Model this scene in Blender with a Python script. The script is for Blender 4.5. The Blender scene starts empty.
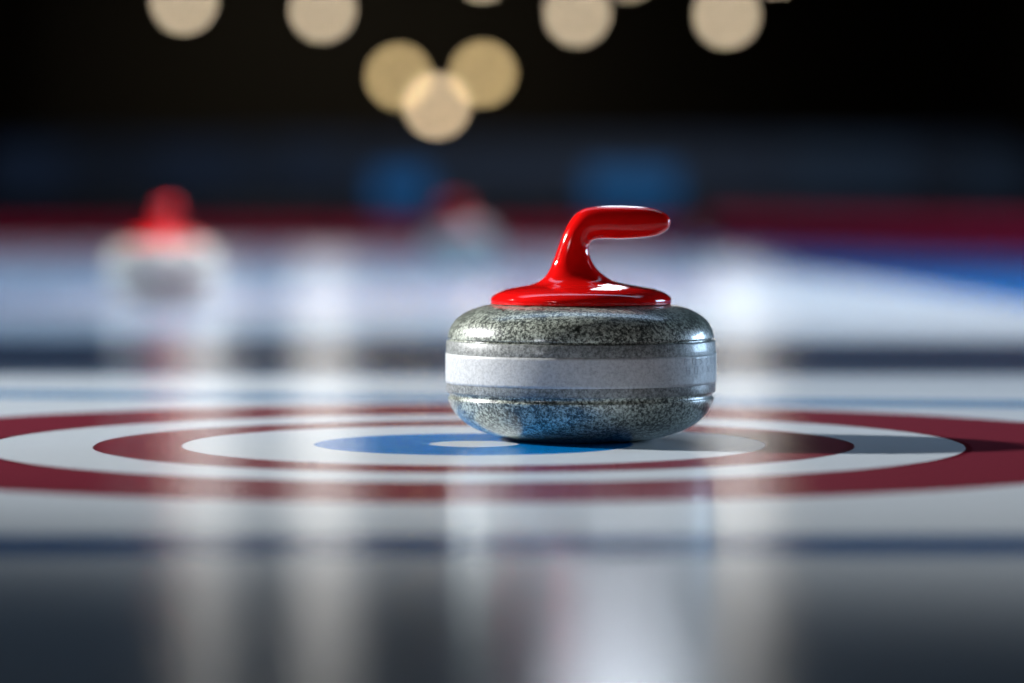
import bpy, bmesh, math, random
from mathutils import Vector
random.seed(4)
S = bpy.context.scene
COL = S.collection
FPX = 3574.0          # focal length in pixels of a 1024 wide frame
CAMH = 0.261          # camera height above the ice
HOR = 200.0           # horizon row
def gx(px, d): return (px - 512.0) * d / FPX
def gz(py, d): return CAMH + (HOR - py) * d / FPX
def gd(py, z=0.0): return (CAMH - z) * FPX / (py - HOR)

# ------------------------------------------------------------------ helpers
def link(name, me, mat, parent=None, smooth=False):
    o = bpy.data.objects.new(name, me)
    COL.objects.link(o)
    if mat: me.materials.append(mat)
    if smooth:
        for p in me.polygons: p.use_smooth = True
    if parent: o.parent = parent
    return o
def bm_link(name, bm, mat, parent=None, smooth=False):
    bmesh.ops.recalc_face_normals(bm, faces=bm.faces)
    me = bpy.data.meshes.new(name); bm.to_mesh(me); bm.free()
    return link(name, me, mat, parent, smooth)
def empty(name, loc=(0, 0, 0), rz=0.0):
    o = bpy.data.objects.new(name, None)
    o.empty_display_size = 0.05
    COL.objects.link(o); o.location = loc; o.rotation_euler = (0, 0, rz)
    return o
def tag(o, label=None, cat=None, group=None, kind=None):
    if label: o['label'] = label
    if cat: o['category'] = cat
    if group: o['group'] = group
    if kind: o['kind'] = kind
    return o
def box(bm, c, s, rz=0.0, bevel=0.0):
    r = bmesh.ops.create_cube(bm, size=1.0)
    vs = r['verts']
    for v in vs:
        x, y, z = v.co.x * s[0], v.co.y * s[1], v.co.z * s[2]
        v.co = (c[0] + x * math.cos(rz) - y * math.sin(rz), c[1] + x * math.sin(rz) + y * math.cos(rz), c[2] + z)
    if bevel > 0:
        es = list({e for v in vs for e in v.link_edges})
        bmesh.ops.bevel(bm, geom=es, offset=bevel, segments=3, affect='EDGES', profile=0.5)
def spline(pts, n):
    """Catmull-Rom through tuples, n steps a span."""
    out = []
    P = [pts[0]] + list(pts) + [pts[-1]]
    for i in range(1, len(P) - 2):
        a, b, c, d = P[i - 1], P[i], P[i + 1], P[i + 2]
        for k in range(n):
            t = k / n
            out.append(tuple(0.5 * (2 * q + (r - p) * t + (2 * p - 5 * q + 4 * r - s) * t * t + (3 * q - p - 3 * r + s) * t ** 3)
                             for p, q, r, s in zip(a, b, c, d)))
    out.append(tuple(pts[-1]))
    return out
def lathe(bm, prof, seg=160, closed_ring=False):
    """Revolve (r, z) pairs about Z; closed_ring joins the last profile point to the first."""
    rings = []
    for r, z in prof:
        if r < 1e-6: rings.append([bm.verts.new((0, 0, z))])
        else: rings.append([bm.verts.new((r * math.cos(2 * math.pi * k / seg), r * math.sin(2 * math.pi * k / seg), z)) for k in range(seg)])
    pairs = list(zip(rings, rings[1:]))
    if closed_ring: pairs.append((rings[-1], rings[0]))
    for A, B in pairs:
        for k in range(seg):
            j = (k + 1) % seg
            if len(A) == 1 and len(B) == 1: continue
            if len(A) == 1: bm.faces.new((A[0], B[k], B[j]))
            elif len(B) == 1: bm.faces.new((A[k], A[j], B[0]))
            else: bm.faces.new((A[k], A[j], B[j], B[k]))

# ------------------------------------------------------------------ materials
class NT:
    def __init__(self, name):
        self.m = bpy.data.materials.new(name); self.m.use_nodes = True
        self.t = self.m.node_tree; self.t.nodes.clear()
        self.out = self.t.nodes.new('ShaderNodeOutputMaterial')
    def n(self, typ, **kw):
        nd = self.t.nodes.new(typ)
        for k, v in kw.items(): setattr(nd, k, v)
        return nd
    def put(self, sock, v):
        if hasattr(v, 'is_linked') or hasattr(v, 'links'): self.t.links.new(v, sock)
        else: sock.default_value = v
    def math(self, op, a, b=0.0, c=0.0):
        nd = self.n('ShaderNodeMath', operation=op)
        self.put(nd.inputs[0], a); self.put(nd.inputs[1], b); self.put(nd.inputs[2], c)
        return nd.outputs[0]
    def ramp(self, v, a, b, lo=0.0, hi=1.0):
        nd = self.n('ShaderNodeMapRange', interpolation_type='SMOOTHSTEP')
        self.put(nd.inputs['Value'], v)
        nd.inputs['From Min'].default_value = a; nd.inputs['From Max'].default_value = b
        nd.inputs['To Min'].default_value = lo; nd.inputs['To Max'].default_value = hi
        return nd.outputs[0]
    def band(self, v, a, b, s):
        return self.math('MULTIPLY', self.ramp(v, a - s, a + s), self.ramp(v, b - s, b + s, 1.0, 0.0))
    def mix(self, f, a, b):
        nd = self.n('ShaderNodeMix', data_type='RGBA')
        self.put(nd.inputs[0], f); self.put(nd.inputs[6], a); self.put(nd.inputs[7], b)
        return nd.outputs[2]
    def noise(self, vec, scale, detail=2.0, rough=0.5):
        nd = self.n('ShaderNodeTexNoise')
        self.t.links.new(vec, nd.inputs['Vector'])
        nd.inputs['Scale'].default_value = scale; nd.inputs['Detail'].default_value = detail; nd.inputs['Roughness'].default_value = rough
        return nd.outputs['Fac']
    def bump(self, h, strength, dist):
        nd = self.n('ShaderNodeBump')
        nd.inputs['Strength'].default_value = strength; nd.inputs['Distance'].default_value = dist
        self.t.links.new(h, nd.inputs['Height'])
        return nd.outputs[0]
    def pbr(self, col, rough, **kw):
        nd = self.n('ShaderNodeBsdfPrincipled')
        self.put(nd.inputs['Base Color'], col); self.put(nd.inputs['Roughness'], rough)
        for k, v in kw.items(): self.put(nd.inputs[k.replace('_', ' ')], v)
        self.t.links.new(nd.outputs[0], self.out.inputs[0])
        return self.m
    def obj(self): return self.n('ShaderNodeTexCoord').outputs['Object']
def C(r, g, b): return (r, g, b, 1.0)
def plain(name, col, rough=0.6, var=0.15, scale=6.0, **kw):
    t = NT(name)
    f = t.noise(t.obj(), scale, 4.0)
    c = t.mix(f, C(*[x * (1 - var) for x in col]), C(*[min(1, x * (1 + var)) for x in col]))
    return t.pbr(c, rough, **kw)
def glow(name, col, strength, base=(0.02, 0.02, 0.02)):
    t = NT(name)
    return t.pbr(C(*base), 0.4, Emission_Color=C(*col), Emission_Strength=strength)

RINGC = (gx(474, 3.82), 3.82)
def ice_material():
    t = NT('painted_ice')
    P = t.obj()
    sep = t.n('ShaderNodeSeparateXYZ'); t.t.links.new(P, sep.inputs[0])
    X, Y = sep.outputs[0], sep.outputs[1]
    wob = t.math('MULTIPLY', t.math('SUBTRACT', t.noise(P, 9.0, 4.0), 0.5), 0.006)
    def radius(c):
        dx = t.math('SUBTRACT', X, c[0]); dy = t.math('SUBTRACT', Y, c[1])
        r = t.math('SQRT', t.math('ADD', t.math('MULTIPLY', dx, dx), t.math('MULTIPLY', dy, dy)))
        return t.math('ADD', r, wob)
    R = radius(RINGC)
    def line(a, b):          # signed distance from the line through two ground points
        dx, dy = b[0] - a[0], b[1] - a[1]; L = math.hypot(dx, dy)
        nx, ny = -dy / L, dx / L
        return t.math('ADD', t.math('ADD', t.math('MULTIPLY', X, nx), t.math('MULTIPLY', Y, ny)), -(a[0] * nx + a[1] * ny))
    cloud = t.noise(P, 3.0, 5.0, 0.6)
    col = t.mix(cloud, C(0.74, 0.82, 0.89), C(0.83, 0.885, 0.93))
    grain = t.noise(P, 260.0, 3.0, 0.6)
    red = t.mix(grain, C(0.21, 0.026, 0.044), C(0.30, 0.044, 0.070))
    dred = C(0.15, 0.004, 0.015)
    blue = t.mix(grain, C(0.001, 0.17, 0.52), C(0.003, 0.27, 0.74))
    s = 0.0022
    col = t.mix(t.band(R, 0.523, 0.745, s), col, red)
    col = t.mix(t.band(R, 0.523, 0.530, 0.0012), col, dred)
    col = t.mix(t.band(R, 0.312, 0.405, s), col, red)
    col = t.mix(t.math('MULTIPLY', t.band(R, 0.399, 0.405, 0.001), 0.8), col, dred)
    col = t.mix(t.math('MULTIPLY', t.band(R, 0.366, 0.369, 0.001), 0.6), col, dred)
    col = t.mix(t.band(R, 0.048, 0.170, s), col, blue)
    # back line, line ahead of the rings, wide dark slate band, side line, rings of the sheet beyond
    l1 = line((-1, 2.70), (1, 2.705))
    col = t.mix(t.band(l1, -0.075, 0.07, 0.006), col, C(0.0, 0.085, 0.27))
    l2 = line((gx(0, 4.82), 4.80), (gx(1024, 4.53), 4.56))
    col = t.mix(t.band(l2, -0.075, 0.075, 0.01), col, C(0.14, 0.34, 0.58))
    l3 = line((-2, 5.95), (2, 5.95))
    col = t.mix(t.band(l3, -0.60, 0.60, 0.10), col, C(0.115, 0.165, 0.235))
    l4 = line((0.76, 17.9), (1.24, 9.5)); l5 = line((1.35, 21.2), (2.45, 15.05))
    side = t.math('MULTIPLY', t.ramp(l4, -0.02, 0.02), t.ramp(l5, -0.02, 0.02, 1.0, 0.0))
    col = t.mix(side, col, C(0.002, 0.19, 0.52))
    R2 = radius((-1.6, 10.6))
    col = t.mix(t.math('MULTIPLY', t.band(R2, 1.60, 2.25, 0.02), 0.45), col, C(0.60, 0.16, 0.32))
    col = t.mix(t.math('MULTIPLY', t.band(R2, 0.3, 0.9, 0.02), 0.3), col, C(0.06, 0.16, 0.42))
    # pebble: fine frozen droplets and faint sweeping scratches
    peb = t.noise(P, 150.0, 2.0, 0.55)
    fine = t.noise(P, 700.0, 1.0, 0.5)
    h = t.math('ADD', peb, t.math('MULTIPLY', fine, 0.2))
    nrm = t.bump(h, 0.45, 0.0006)
    return t.pbr(col, ICE_ROUGH, Normal=nrm, IOR=ICE_IOR)
ICE_ROUGH, ICE_IOR = 0.11, 1.18

def granite(name, dark, mid, light, rough, coat, lo=0.42, hi=0.62, scale=1.25):
    t = NT(name); P = t.obj()
    a = t.noise(P, 230.0 * scale, 4.0, 0.7)
    b = t.noise(P, 620.0 * scale, 2.0, 0.6)
    v = t.n('ShaderNodeTexVoronoi'); t.t.links.new(P, v.inputs['Vector']); v.inputs['Scale'].default_value = 330.0 * scale
    big = t.noise(P, 40.0, 3.0, 0.5)
    f = t.math('ADD', t.math('MULTIPLY', a, 0.7), t.math('MULTIPLY', b, 0.3))
    f = t.math('ADD', f, t.math('MULTIPLY', t.math('SUBTRACT', big, 0.5), 0.18))
    col = t.mix(t.ramp(f, lo, hi), C(*dark), C(*light))
    col = t.mix(t.math('MULTIPLY', t.ramp(v.outputs['Distance'], 0.55, 0.2), 0.45), col, C(*mid))
    nrm = t.bump(f, 0.25, 0.0005)
    return t.pbr(col, rough, Normal=nrm, Coat_Weight=coat, Coat_Roughness=0.035, Coat_IOR=1.5)

M_ICE = ice_material()
M_GRAN = granite('polished_granite', (0.013, 0.018, 0.013), (0.13, 0.15, 0.125), (0.53, 0.57, 0.48), 0.32, 0.5, 0.43, 0.60)
M_BAND = granite('ground_granite_band', (0.06, 0.066, 0.062), (0.17, 0.18, 0.17), (0.33, 0.345, 0.33), 0.45, 0.2, 0.36, 0.66)
M_STRIPE = granite('white_frosted_stripe', (0.30, 0.305, 0.31), (0.41, 0.42, 0.42), (0.50, 0.51, 0.51), 0.5, 0.15, 0.30, 0.62)
M_GROOVE = plain('dark_groove', (0.02, 0.021, 0.021), 0.6)
M_LETTER = plain('faint_engraving', (0.32, 0.335, 0.36), 0.6)
def red_plastic():
    t = NT('glossy_red_plastic')
    f = t.noise(t.obj(), 30.0, 2.0)
    c = t.mix(f, C(0.66, 0.004, 0.004), C(0.72, 0.006, 0.005))
    return t.pbr(c, 0.4, Specular_IOR_Level=0.0, Coat_Weight=1.0, Coat_Roughness=0.05, Coat_IOR=1.42)
M_RED = red_plastic()
M_BUMP = plain('red_foam_bumper', (0.30, 0.003, 0.022), 0.9, Specular_IOR_Level=0.1)
M_HALL = plain('dark_hall_floor', (0.012, 0.014, 0.02), 0.7)
M_WALL = plain('dark_hall_wall', (0.022, 0.020, 0.017), 0.8)
M_CEIL = plain('dark_ceiling', (0.015, 0.016, 0.02), 0.8)
M_STAND = plain('dark_navy_benches', (0.012, 0.02, 0.04), 0.6)
M_RAIL = plain('matt_dark_red_rail', (0.16, 0.004, 0.014), 0.9, Specular_IOR_Level=0.1)
M_BLACK = plain('black_metal', (0.012, 0.012, 0.014), 0.45)

# ------------------------------------------------------------------ the setting
def slab(name, x0, x1, y0, y1, z0, z1, mat):
    bm = bmesh.new(); box(bm, ((x0 + x1) / 2, (y0 + y1) / 2, (z0 + z1) / 2), (x1 - x0, y1 - y0, z1 - z0))
    return tag(bm_link(name, bm, mat), kind='structure')
HX, HY0, HY1, HZ = 16.0, -6.0, 125.0, 8.0
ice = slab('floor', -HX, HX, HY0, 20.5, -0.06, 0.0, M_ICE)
ice['label'] = 'white curling ice painted with red and blue rings'
slab('floor_hall', -HX, HX, 20.5, HY1, -0.06, 0.0, M_HALL)
slab('ceiling', -HX, HX, HY0, HY1, HZ, HZ + 0.1, M_CEIL)
slab('wall_back', -HX, HX, HY1, HY1 + 0.1, 0, HZ, M_WALL)
slab('wall_left', -HX - 0.1, -HX, HY0, HY1, 0, HZ, M_WALL)
slab('wall_right', HX, HX + 0.1, HY0, HY1, 0, HZ, M_WALL)
slab('wall_front', -HX, HX, HY0 - 0.1, HY0, 0, HZ, M_WALL)

# ------------------------------------------------------------------ the curling stone
PX = 1.0 / 916.0
def body_profile():
    lower = [(0, 3.5), (52, 3.0), (60, 0.3), (70, 0.6), (84, 3.4), (98, 7.5), (111, 13.5), (121.5, 21), (128.5, 30), (132, 37.5), (133.2, 42)]
    upper = [(133.2, 102), (132.6, 106), (130, 113), (125, 120), (117, 126), (106, 131), (92, 134.4), (72, 136), (0, 136.5)]
    p = spline(lower, 4) + [(131.4, 43.2), (131.4, 46.5), (133.6, 47.6), (133.6, 99), (131.0, 100), (131.0, 101.2)] + spline(upper, 4)
    return [(r * PX, z * PX) for r, z in p]
def make_stone():
    root = empty('curling_stone')
    bm = bmesh.new(); lathe(bm, body_profile(), 192)
    body = bm_link('stone_body', bm, M_GRAN, root, True); body['label'] = 'speckled grey-green granite body'
    bm = bmesh.new()
    prof = [(131, 48.0), (134.0, 47.8), (134.6, 48.8), (135.0, 60), (135.1, 74), (135.0, 88), (134.6, 98.4), (134.0, 99.4), (131, 99.2)]
    lathe(bm, [(r * PX, z * PX) for r, z in prof], 192, True)
    band = bm_link('striking_band', bm, M_BAND, root, True); band['label'] = 'paler grey ground band between two grooves'
    bm = bmesh.new()
    prof = [(134.6, 57.0), (135.35, 57.2), (135.5, 60), (135.6, 74), (135.5, 84), (135.35, 86.6), (134.6, 86.8)]
    lathe(bm, [(r * PX, z * PX) for r, z in prof], 192, True)
    st = bm_link('white_stripe', bm, M_STRIPE, band, True); st['label'] = 'frosted white stripe around the band'
    # faint worn engraving in two short rows, too worn to read
    bm = bmesh.new()
    def stroke(a0, z0, a1, z1, w=0.55):
        r = 135.75 * PX; n = 3
        for k in range(n):
            f0, f1 = k / n, (k + 1) / n
            A, B = (a0 + (a1 - a0) * f0, z0 + (z1 - z0) * f0), (a0 + (a1 - a0) * f1, z0 + (z1 - z0) * f1)
            da, dz = (B[0] - A[0]) * 135, B[1] - A[1]; L = math.hypot(da, dz) or 1
            ox, oz = -dz / L * w / 135, da / L * w
            q = [(A[0] + ox, A[1] + oz), (B[0] + ox, B[1] + oz), (B[0] - ox, B[1] - oz), (A[0] - ox, A[1] - oz)]
            bm.faces.new([bm.verts.new((r * math.cos(a), r * math.sin(a), z * PX)) for a, z in q])
    glyphs = [[((0, 0), (0, 1)), ((0, 1), (.7, .8)), ((.7, .8), (0, .5))], [((0, 0), (0, 1)), ((0, 1), (.6, 1)), ((.6, 1), (.6, 0)), ((.6, 0), (0, 0))],
              [((.6, 1), (0, .8)), ((0, .8), (.6, .3)), ((.6, .3), (0, 0))], [((0, 0), (0, 1)), ((0, .5), (.5, .5)), ((.5, 0), (.5, 1))],
              [((0, 0), (0, 1)), ((0, 1), (.6, 0)), ((.6, 0), (.6, 1))], [((.3, 0), (.3, 1))]]
    for row, (zb, hh, seq) in enumerate(((78.0, 6.5, (0, 1, 2, 2, 1, 4)), (69.0, 7.0, (3, 1, 5, 4, 5, 0)))):
        for k, g in enumerate(seq):
            a0 = math.radians(-43 + row * 1.5 + k * 5.6)
            for (u0, v0), (u1, v1) in glyphs[g]:
                stroke(a0 + u0 * 0.07, zb + v0 * hh, a0 + u1 * 0.07, zb + v1 * hh)
    le = bm_link('lettering', bm, M_LETTER, band); le['label'] = 'faint worn lettering in two short rows'
    # handle: round base plate flowing up into a swept neck and a level grip
    bm = bmesh.new()
    prof = spline([(0, 134.6), (84, 135.0), (89, 136.4), (90.6, 139.4), (89, 142.6), (82, 147.2), (70, 150.8), (55, 153.2), (38, 154.6), (0, 155.6)], 4)
    lathe(bm, [(r * PX, z * PX) for r, z in prof], 128)
    me1 = bpy.data.meshes.new('tmp'); bm.to_mesh(me1); bm.free()
    pairs = [(512, 288.5, 655, 288.5, 64), (522, 286.2, 640, 286.2, 52), (532, 284.2, 627, 284.0, 40), (540, 280.5, 614.5, 281.0, 30), (546.5, 274.5, 604.5, 275.5, 23),
             (551.5, 265, 595, 266.5, 18.5), (557, 250, 589.6, 255, 16.3), (563, 234, 588.6, 247.5, 15.6), (570, 220.5, 590.2, 243, 15.4), (579.5, 210.8, 594, 239.6, 15.6),
             (592, 206.8, 603, 238.6, 16), (615, 206.0, 620, 239.0, 16.8), (638, 206.6, 638, 238.2, 16.8), (653, 208.2, 653, 236.4, 15.8), (663, 211.5, 662.5, 233, 13.2),
             (668.8, 216.5, 668.4, 228, 8.2), (670.6, 220.5, 670.5, 223.8, 2.6)]
    path = spline(pairs, 5)
    bm = bmesh.new(); N = 40; rings = []
    for xo, yo, xi, yi, w in path:
        ox, oz, ix, iz = (xo - 581), 439 - yo, (xi - 581), 439 - yi
        cx, cz, hx, hz = (ox + ix) / 2, (oz + iz) / 2, (ox - ix) / 2, (oz - iz) / 2
        ring = []
        for k in range(N):
            a = 2 * math.pi * k / N; e = 2 / 2.25
            u = math.copysign(abs(math.cos(a)) ** e, math.cos(a)); v = math.copysign(abs(math.sin(a)) ** e, math.sin(a))
            ring.append(bm.verts.new(((cx + hx * u) * PX, v * w * PX, (cz + hz * u) * PX)))
        rings.append(ring)
    for A, B in zip(rings, rings[1:]):
        for k in range(N):
            j = (k + 1) % N; bm.faces.new((A[k], A[j], B[j], B[k]))
    bm.faces.new(rings[0]); bm.faces.new(rings[-1])
    bm.from_mesh(me1)
    bmesh.ops.recalc_face_normals(bm, faces=bm.faces)
    me = bpy.data.meshes.new('tmp2'); bm.to_mesh(me); bm.free()
    tmp = bpy.data.objects.new('tmp', me); COL.objects.link(tmp)
    m = tmp.modifiers.new('r', 'REMESH'); m.mode = 'VOXEL'; m.voxel_size = 0.0012
    m = tmp.modifiers.new('s', 'SMOOTH'); m.factor = 0.5; m.iterations = 14
    dg = bpy.context.evaluated_depsgraph_get()
    me3 = bpy.data.meshes.new_from_object(tmp.evaluated_get(dg)); me3.name = 'handle'
    bpy.data.objects.remove(tmp); bpy.data.meshes.remove(me); bpy.data.meshes.remove(me1)
    me3.materials.clear()
    hd = link('handle', me3, M_RED, root, True); hd['label'] = 'glossy red moulded handle with round base plate'
    return root
def copy_tree(o, parent=None):
    kids = list(o.children)
    c = o.copy(); COL.objects.link(c)
    if parent: c.parent = parent
    for ch in kids: copy_tree(ch, c)
    return c
stone = make_stone()
left = copy_tree(stone); far = copy_tree(stone)
def place(o, px, d, rz, label):
    o.location = (gx(px, d), d, 0.0); o.rotation_euler = (0, 0, rz)
    tag(o, label, 'curling stone', 'curling stones on the ice')
place(stone, 581, 3.90, 0.0, 'large sharp grey granite curling stone with red handle on the blue ring')
place(left, 164, 9.33, math.radians(-70), 'blurred red-handled curling stone with two bright glints on the ice behind the rings')
place(far, 462, 14.4, math.radians(150), 'dim blurred curling stone near the red bumper, farthest from the blue ring')

# ------------------------------------------------------------------ bumpers round the ice
def bumper(label, pts, hs=1.0):
    root = empty('foam_bumper', (pts[0][0], pts[0][1], 0))
    tag(root, label, 'bumper', 'red foam bumpers round the ice')
    bm = bmesh.new(); prof = [(-0.11, 0), (-0.11, 0.12), (-0.095, 0.16), (-0.06, 0.18), (0.06, 0.18), (0.095, 0.16), (0.11, 0.12), (0.11, 0)]
    (x0, y0), (x1, y1) = pts; L = math.hypot(x1 - x0, y1 - y0); n = (-(y1 - y0) / L, (x1 - x0) / L)
    ends = []
    for x, y in pts: ends.append([bm.verts.new((x - x0 + n[0] * a, y - y0 + n[1] * a, z * hs + 0.001)) for a, z in prof])
    for k in range(len(prof)):
        j = (k + 1) % len(prof); bm.faces.new((ends[0][k], ends[0][j], ends[1][j], ends[1][k]))
    bm.faces.new(ends[0]); bm.faces.new(ends[1])
    bm_link('foam_block', bm, M_BUMP, root)
    bm = bmesh.new()
    box(bm, ((x1 - x0) / 2, (y1 - y0) / 2, 0.18 * hs + 0.008), (L * 0.998, 0.10, 0.014), math.atan2(y1 - y0, x1 - x0), 0.004)
    bm_link('top_rail', bm, M_RAIL, root)
bumper('long red foam bumper along the far edge of the ice', ((-4.0, 19.9), (0.98, 19.8)), 0.62)
bumper('red foam bumper angling toward the camera beyond the blue side line', ((1.16, 19.6), (3.3, 13.2)), 0.95)

# ------------------------------------------------------------------ benches and lit boards behind the ice
def bench(label, y, z):
    root = empty('bench', (0, y, 0)); tag(root, label, 'bench', 'dark benches behind the ice')
    bm = bmesh.new(); box(bm, (0, 0, z), (9.0, 0.42, 0.06), 0, 0.01); bm_link('seat', bm, M_STAND, root)
    bm = bmesh.new(); box(bm, (0, 0.22, z + 0.22), (9.0, 0.04, 0.30), 0, 0.01); bm_link('backrest', bm, M_STAND, root)
    for k in range(7):
        bm = bmesh.new(); box(bm, (-4.2 + k * 1.4, 0.05, (z + 0.1) / 2), (0.06, 0.36, z + 0.1 - 0.002), 0, 0.004); bm_link('leg', bm, M_BLACK, root)
bench('long dark navy bench in the stands, low front row', 30.0, 0.24)
bench('long dark navy bench in the stands, raised back row', 31.6, 0.44)
def board(px, py, w, h, d, col, strength, label):
    x, zc = gx(px, d), gz(py, d)
    W, H = w * d / FPX, h * d / FPX
    root = empty('display_board', (x, d, 0)); tag(root, label, 'display board', 'backlit boards behind the ice')
    bm = bmesh.new(); box(bm, (0, 0.03, zc), (W + 0.05, 0.06, H + 0.05), 0, 0.008); bm_link('casing', bm, M_BLACK, root)
    bm = bmesh.new(); box(bm, (0, -0.004, zc), (W, 0.006, H), 0, 0.002); bm_link('screen', bm, glow('blue_screen', col, strength), root)
    for s in (-1, 1):
        bm = bmesh.new(); hh = max(0.03, zc - H / 2 - 0.02)
        box(bm, (s * W * 0.36, 0.03, hh / 2), (0.04, 0.05, hh), 0, 0.003); box(bm, (s * W * 0.36, 0.03, 0.012), (0.06, 0.24, 0.022), 0, 0.004)
        bm_link('stand_leg', bm, M_BLACK, root)
board(402, 189, 56, 34, 27.0, (0.002, 0.16, 0.50), 0.34, 'bright blue backlit board behind the farthest dim curling stone')
board(632, 187, 90, 36, 27.0, (0.002, 0.16, 0.48), 0.32, 'wide bright blue backlit board behind the red handle of the sharp stone')
board(200, 168, 90, 50, 28.0, (0.03, 0.10, 0.30), 0.045, 'dim navy board above the left blurred stone')
board(312, 165, 70, 50, 28.0, (0.03, 0.10, 0.30), 0.045, 'dim navy board between the left blurred stone and the bright blue board')
board(30, 170, 80, 50, 28.0, (0.03, 0.10, 0.30), 0.045, 'dim navy board at the left edge of the photo')
board(850, 172, 130, 60, 28.0, (0.03, 0.11, 0.27), 0.06, 'wide dim navy board beyond the blue side line')
board(990, 178, 70, 44, 28.0, (0.03, 0.11, 0.27), 0.05, 'faint narrow navy board at the right edge of the photo')

# ------------------------------------------------------------------ hanging lamps far down the hall
def lamp(px, py, d, rad_px, col, strength, label):
    x, z, r = gx(px, d), gz(py, d), rad_px * d / FPX
    root = empty('hanging_lamp', (x, d, z)); tag(root, label, 'lamp', 'round lamps hanging in the hall')
    bm = bmesh.new(); bmesh.ops.create_uvsphere(bm, u_segments=32, v_segments=20, radius=r)
    bm_link('globe', bm, glow('warm_lamp_glass', col, strength), root, True)
    bm = bmesh.new(); lathe(bm, [(0, r * 1.12), (r * 0.35, r * 1.10), (r * 0.42, r * 0.93), (r * 0.2, r * 0.90), (0, r * 0.90)], 24)
    bm_link('cap', bm, M_BLACK, root)
    bm = bmesh.new(); L = HZ - z - r * 1.05
    bmesh.ops.create_cone(bm, cap_ends=True, segments=10, radius1=0.02, radius2=0.02, depth=L)
    for v in bm.verts: v.co.z += r * 1.05 + L / 2
    bm_link('rod', bm, M_BLACK, root)
CR = (1.0, 0.80, 0.55); YE = (1.0, 0.72, 0.34); PK = (1.0, 0.74, 0.46)
LR, LS = 8.0, 8.6
lamp(185, 2, 100, LR, CR, LS, 'leftmost cream lamp of the upper row, above the left blurred stone')
lamp(323, 10, 100, LR, CR, LS, 'second cream lamp from the left in the upper row')
lamp(577, 14, 100, LR, CR, LS, 'cream lamp directly above the sharp red handle')
lamp(726, 16, 100, LR, CR, LS, 'rightmost fully round cream lamp of the upper row')
lamp(483, -31, 104, LR, CR, LS, 'cream lamp cut by the top edge, above the low cluster of three')
lamp(628, -32, 104, LR, CR, LS, 'cream lamp cut by the top edge, above and between the two upper right lamps')
lamp(775, -35, 104, LR, CR, LS * .9, 'barely visible cream lamp at the top edge, right of all others')
lamp(399, 77, 108, LR, YE, LS * .85, 'left yellow lamp of the low cluster of three')
lamp(483, 74, 108, LR, YE, LS * .9, 'right yellow lamp of the low cluster of three')
lamp(437, 106, 109, LR, PK, LS * 1.15, 'lowest pinkish cream lamp of the cluster of three')

# ------------------------------------------------------------------ light
def aim(o, tgt):
    o.rotation_euler = (Vector(tgt) - o.location).to_track_quat('-Z', 'Y').to_euler()
def spot(name, loc, tgt, power, size, blend, rad, col=(1, 1, 1)):
    l = bpy.data.lights.new(name, 'SPOT'); l.energy = power; l.spot_size = math.radians(size); l.spot_blend = blend
    l.shadow_soft_size = rad; l.color = col
    o = bpy.data.objects.new(name, l); COL.objects.link(o); o.location = loc; aim(o, tgt); return o
def area(name, loc, tgt, power, sx, sy, col=(1, 1, 1), spread=180):
    l = bpy.data.lights.new(name, 'AREA'); l.shape = 'RECTANGLE'; l.size = sx; l.size_y = sy; l.energy = power; l.color = col; l.spread = math.radians(spread)
    o = bpy.data.objects.new(name, l); COL.objects.link(o); o.location = loc; aim(o, tgt); return o
T = (0.0, 3.9, 0.05)
# floodlight low on the left, a little behind the stone
az, el, dist = math.radians(16), math.radians(23), 8.0
spot('floodlight', (T[0] - dist * math.cos(el) * math.cos(az), T[1] + dist * math.cos(el) * math.sin(az), dist * math.sin(el)), (0.15, 4.14, 0.05), 6700, 26.5, 0.95, 0.2, (0.98, 0.985, 0.98))
# soft fill added left of the camera to lift the stone's front
spot('front_fill', (-3.4, -0.6, 1.2), (0.06, 3.9, 0.16), 190, 13, 0.7, 0.6, (0.88, 0.92, 1.0))
# overhead arena light on the ice beyond the rings
area('arena_light', (0.0, 10.5, 7.0), (0, 12.0, 0), 540, 8, 6, (0.48, 0.70, 1.0), 120)
spot('sheet_spot', (2.2, 9.2, 6.5), (1.9, 9.2, 0), 2350, 60, 0.8, 0.3, (1.0, 0.97, 0.93))
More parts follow.
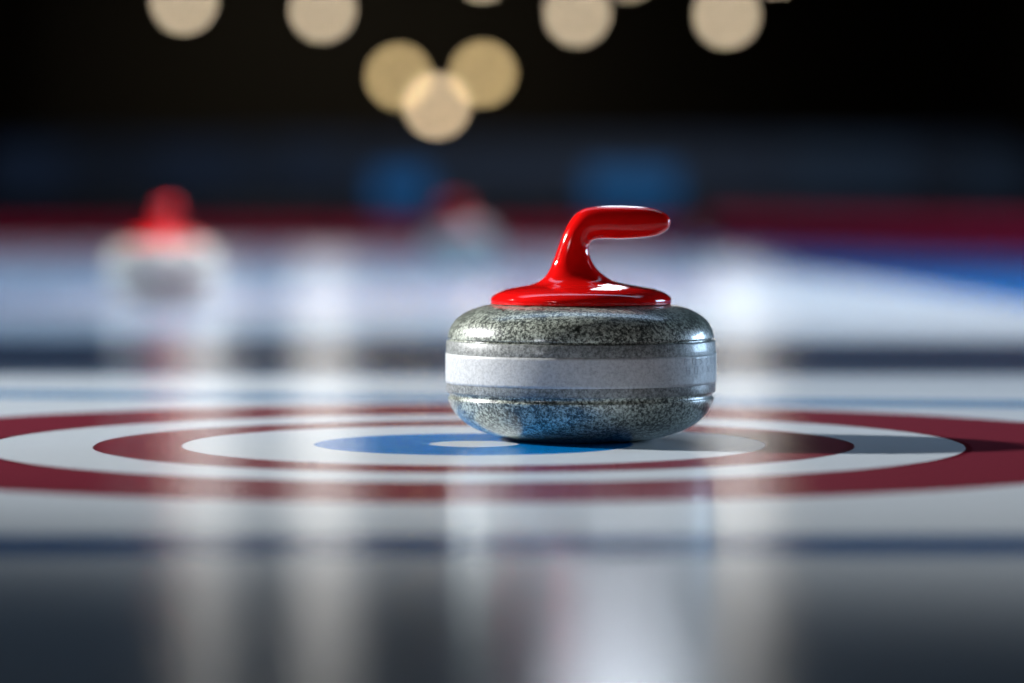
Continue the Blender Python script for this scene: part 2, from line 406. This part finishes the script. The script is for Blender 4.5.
# rows of ceiling strips that streak down the ice
for px, y, p, wd in ((207, 85, 0.8, 1.2), (323, 85, 1.15, 1.3), (740, 85, 0.9, 1.1)):
    area('ceiling_strip', (gx(px, y), y, 7.2), (gx(px, y), y - 20, 0), 46 * p, wd, 5, (1.0, 0.98, 0.94))
area('ceiling_panel', (gx(640, 24), 24, 5.8), (gx(640, 24), 23, 0), 430, 0.95, 11, (0.80, 0.89, 1.0))
# cool side light from the right rear
area('cool_side_light', (2.7, 5.4, 0.5), (0.08, 3.9, 0.10), 9.5, 1.2, 0.6, (0.50, 0.73, 1.0), 70)
# unseen spots added for a faint wash on the stands and the far wall
spot('stand_wash', (0, 25.0, 5.0), (0, 31.0, 0.4), 260, 70, 0.8, 0.3, (0.6, 0.8, 1.0))
spot('wall_wash', (-6, 112, 7.0), (-6, 125, 3.0), 850, 120, 0.9, 0.3, (1.0, 0.85, 0.6))
# narrow spots added to glint on the stone beyond and brighten its handle
spot('glint_spot', (-0.9 - 6.2, 9.33 + 4.0, 2.6), (-0.9, 9.33, 0.09), 3000, 3.4, 0.5, 0.10, (1.0, 0.98, 0.95))
spot('glint_spot', (-0.9 + 6.2, 9.33 + 4.0, 2.6), (-0.9, 9.33, 0.09), 3600, 3.4, 0.5, 0.10, (0.95, 0.98, 1.0))
spot('handle_spot', (-0.6, 8.3, 6.0), (-0.9, 9.33, 0.2), 3300, 5, 0.6, 0.15, (1.0, 0.95, 0.95))

w = bpy.data.worlds.new('World'); S.world = w; w.use_nodes = True
w.node_tree.nodes['Background'].inputs[0].default_value = (0.02, 0.03, 0.05, 1)
w.node_tree.nodes['Background'].inputs[1].default_value = 0.1

# ------------------------------------------------------------------ camera
cam = bpy.data.cameras.new('Camera'); co = bpy.data.objects.new('Camera', cam); COL.objects.link(co)
cam.sensor_width = 36.0; cam.sensor_fit = 'HORIZONTAL'; cam.lens = FPX * 36.0 / 1024.0
cam.clip_start = 0.05; cam.clip_end = 300
co.location = (0, 0, CAMH); co.rotation_euler = (math.radians(90) - math.atan((341.5 - HOR) / FPX), 0, 0)
cam.dof.use_dof = True; cam.dof.focus_distance = 3.79
cam.dof.aperture_fstop = cam.lens / 74.0
S.camera = co
vs = S.view_settings; S.display_settings.display_device = 'sRGB'
vs.view_transform = 'Standard'; vs.look = 'None'; vs.gamma = 1.0; vs.use_curve_mapping = False; vs.exposure = 0.0
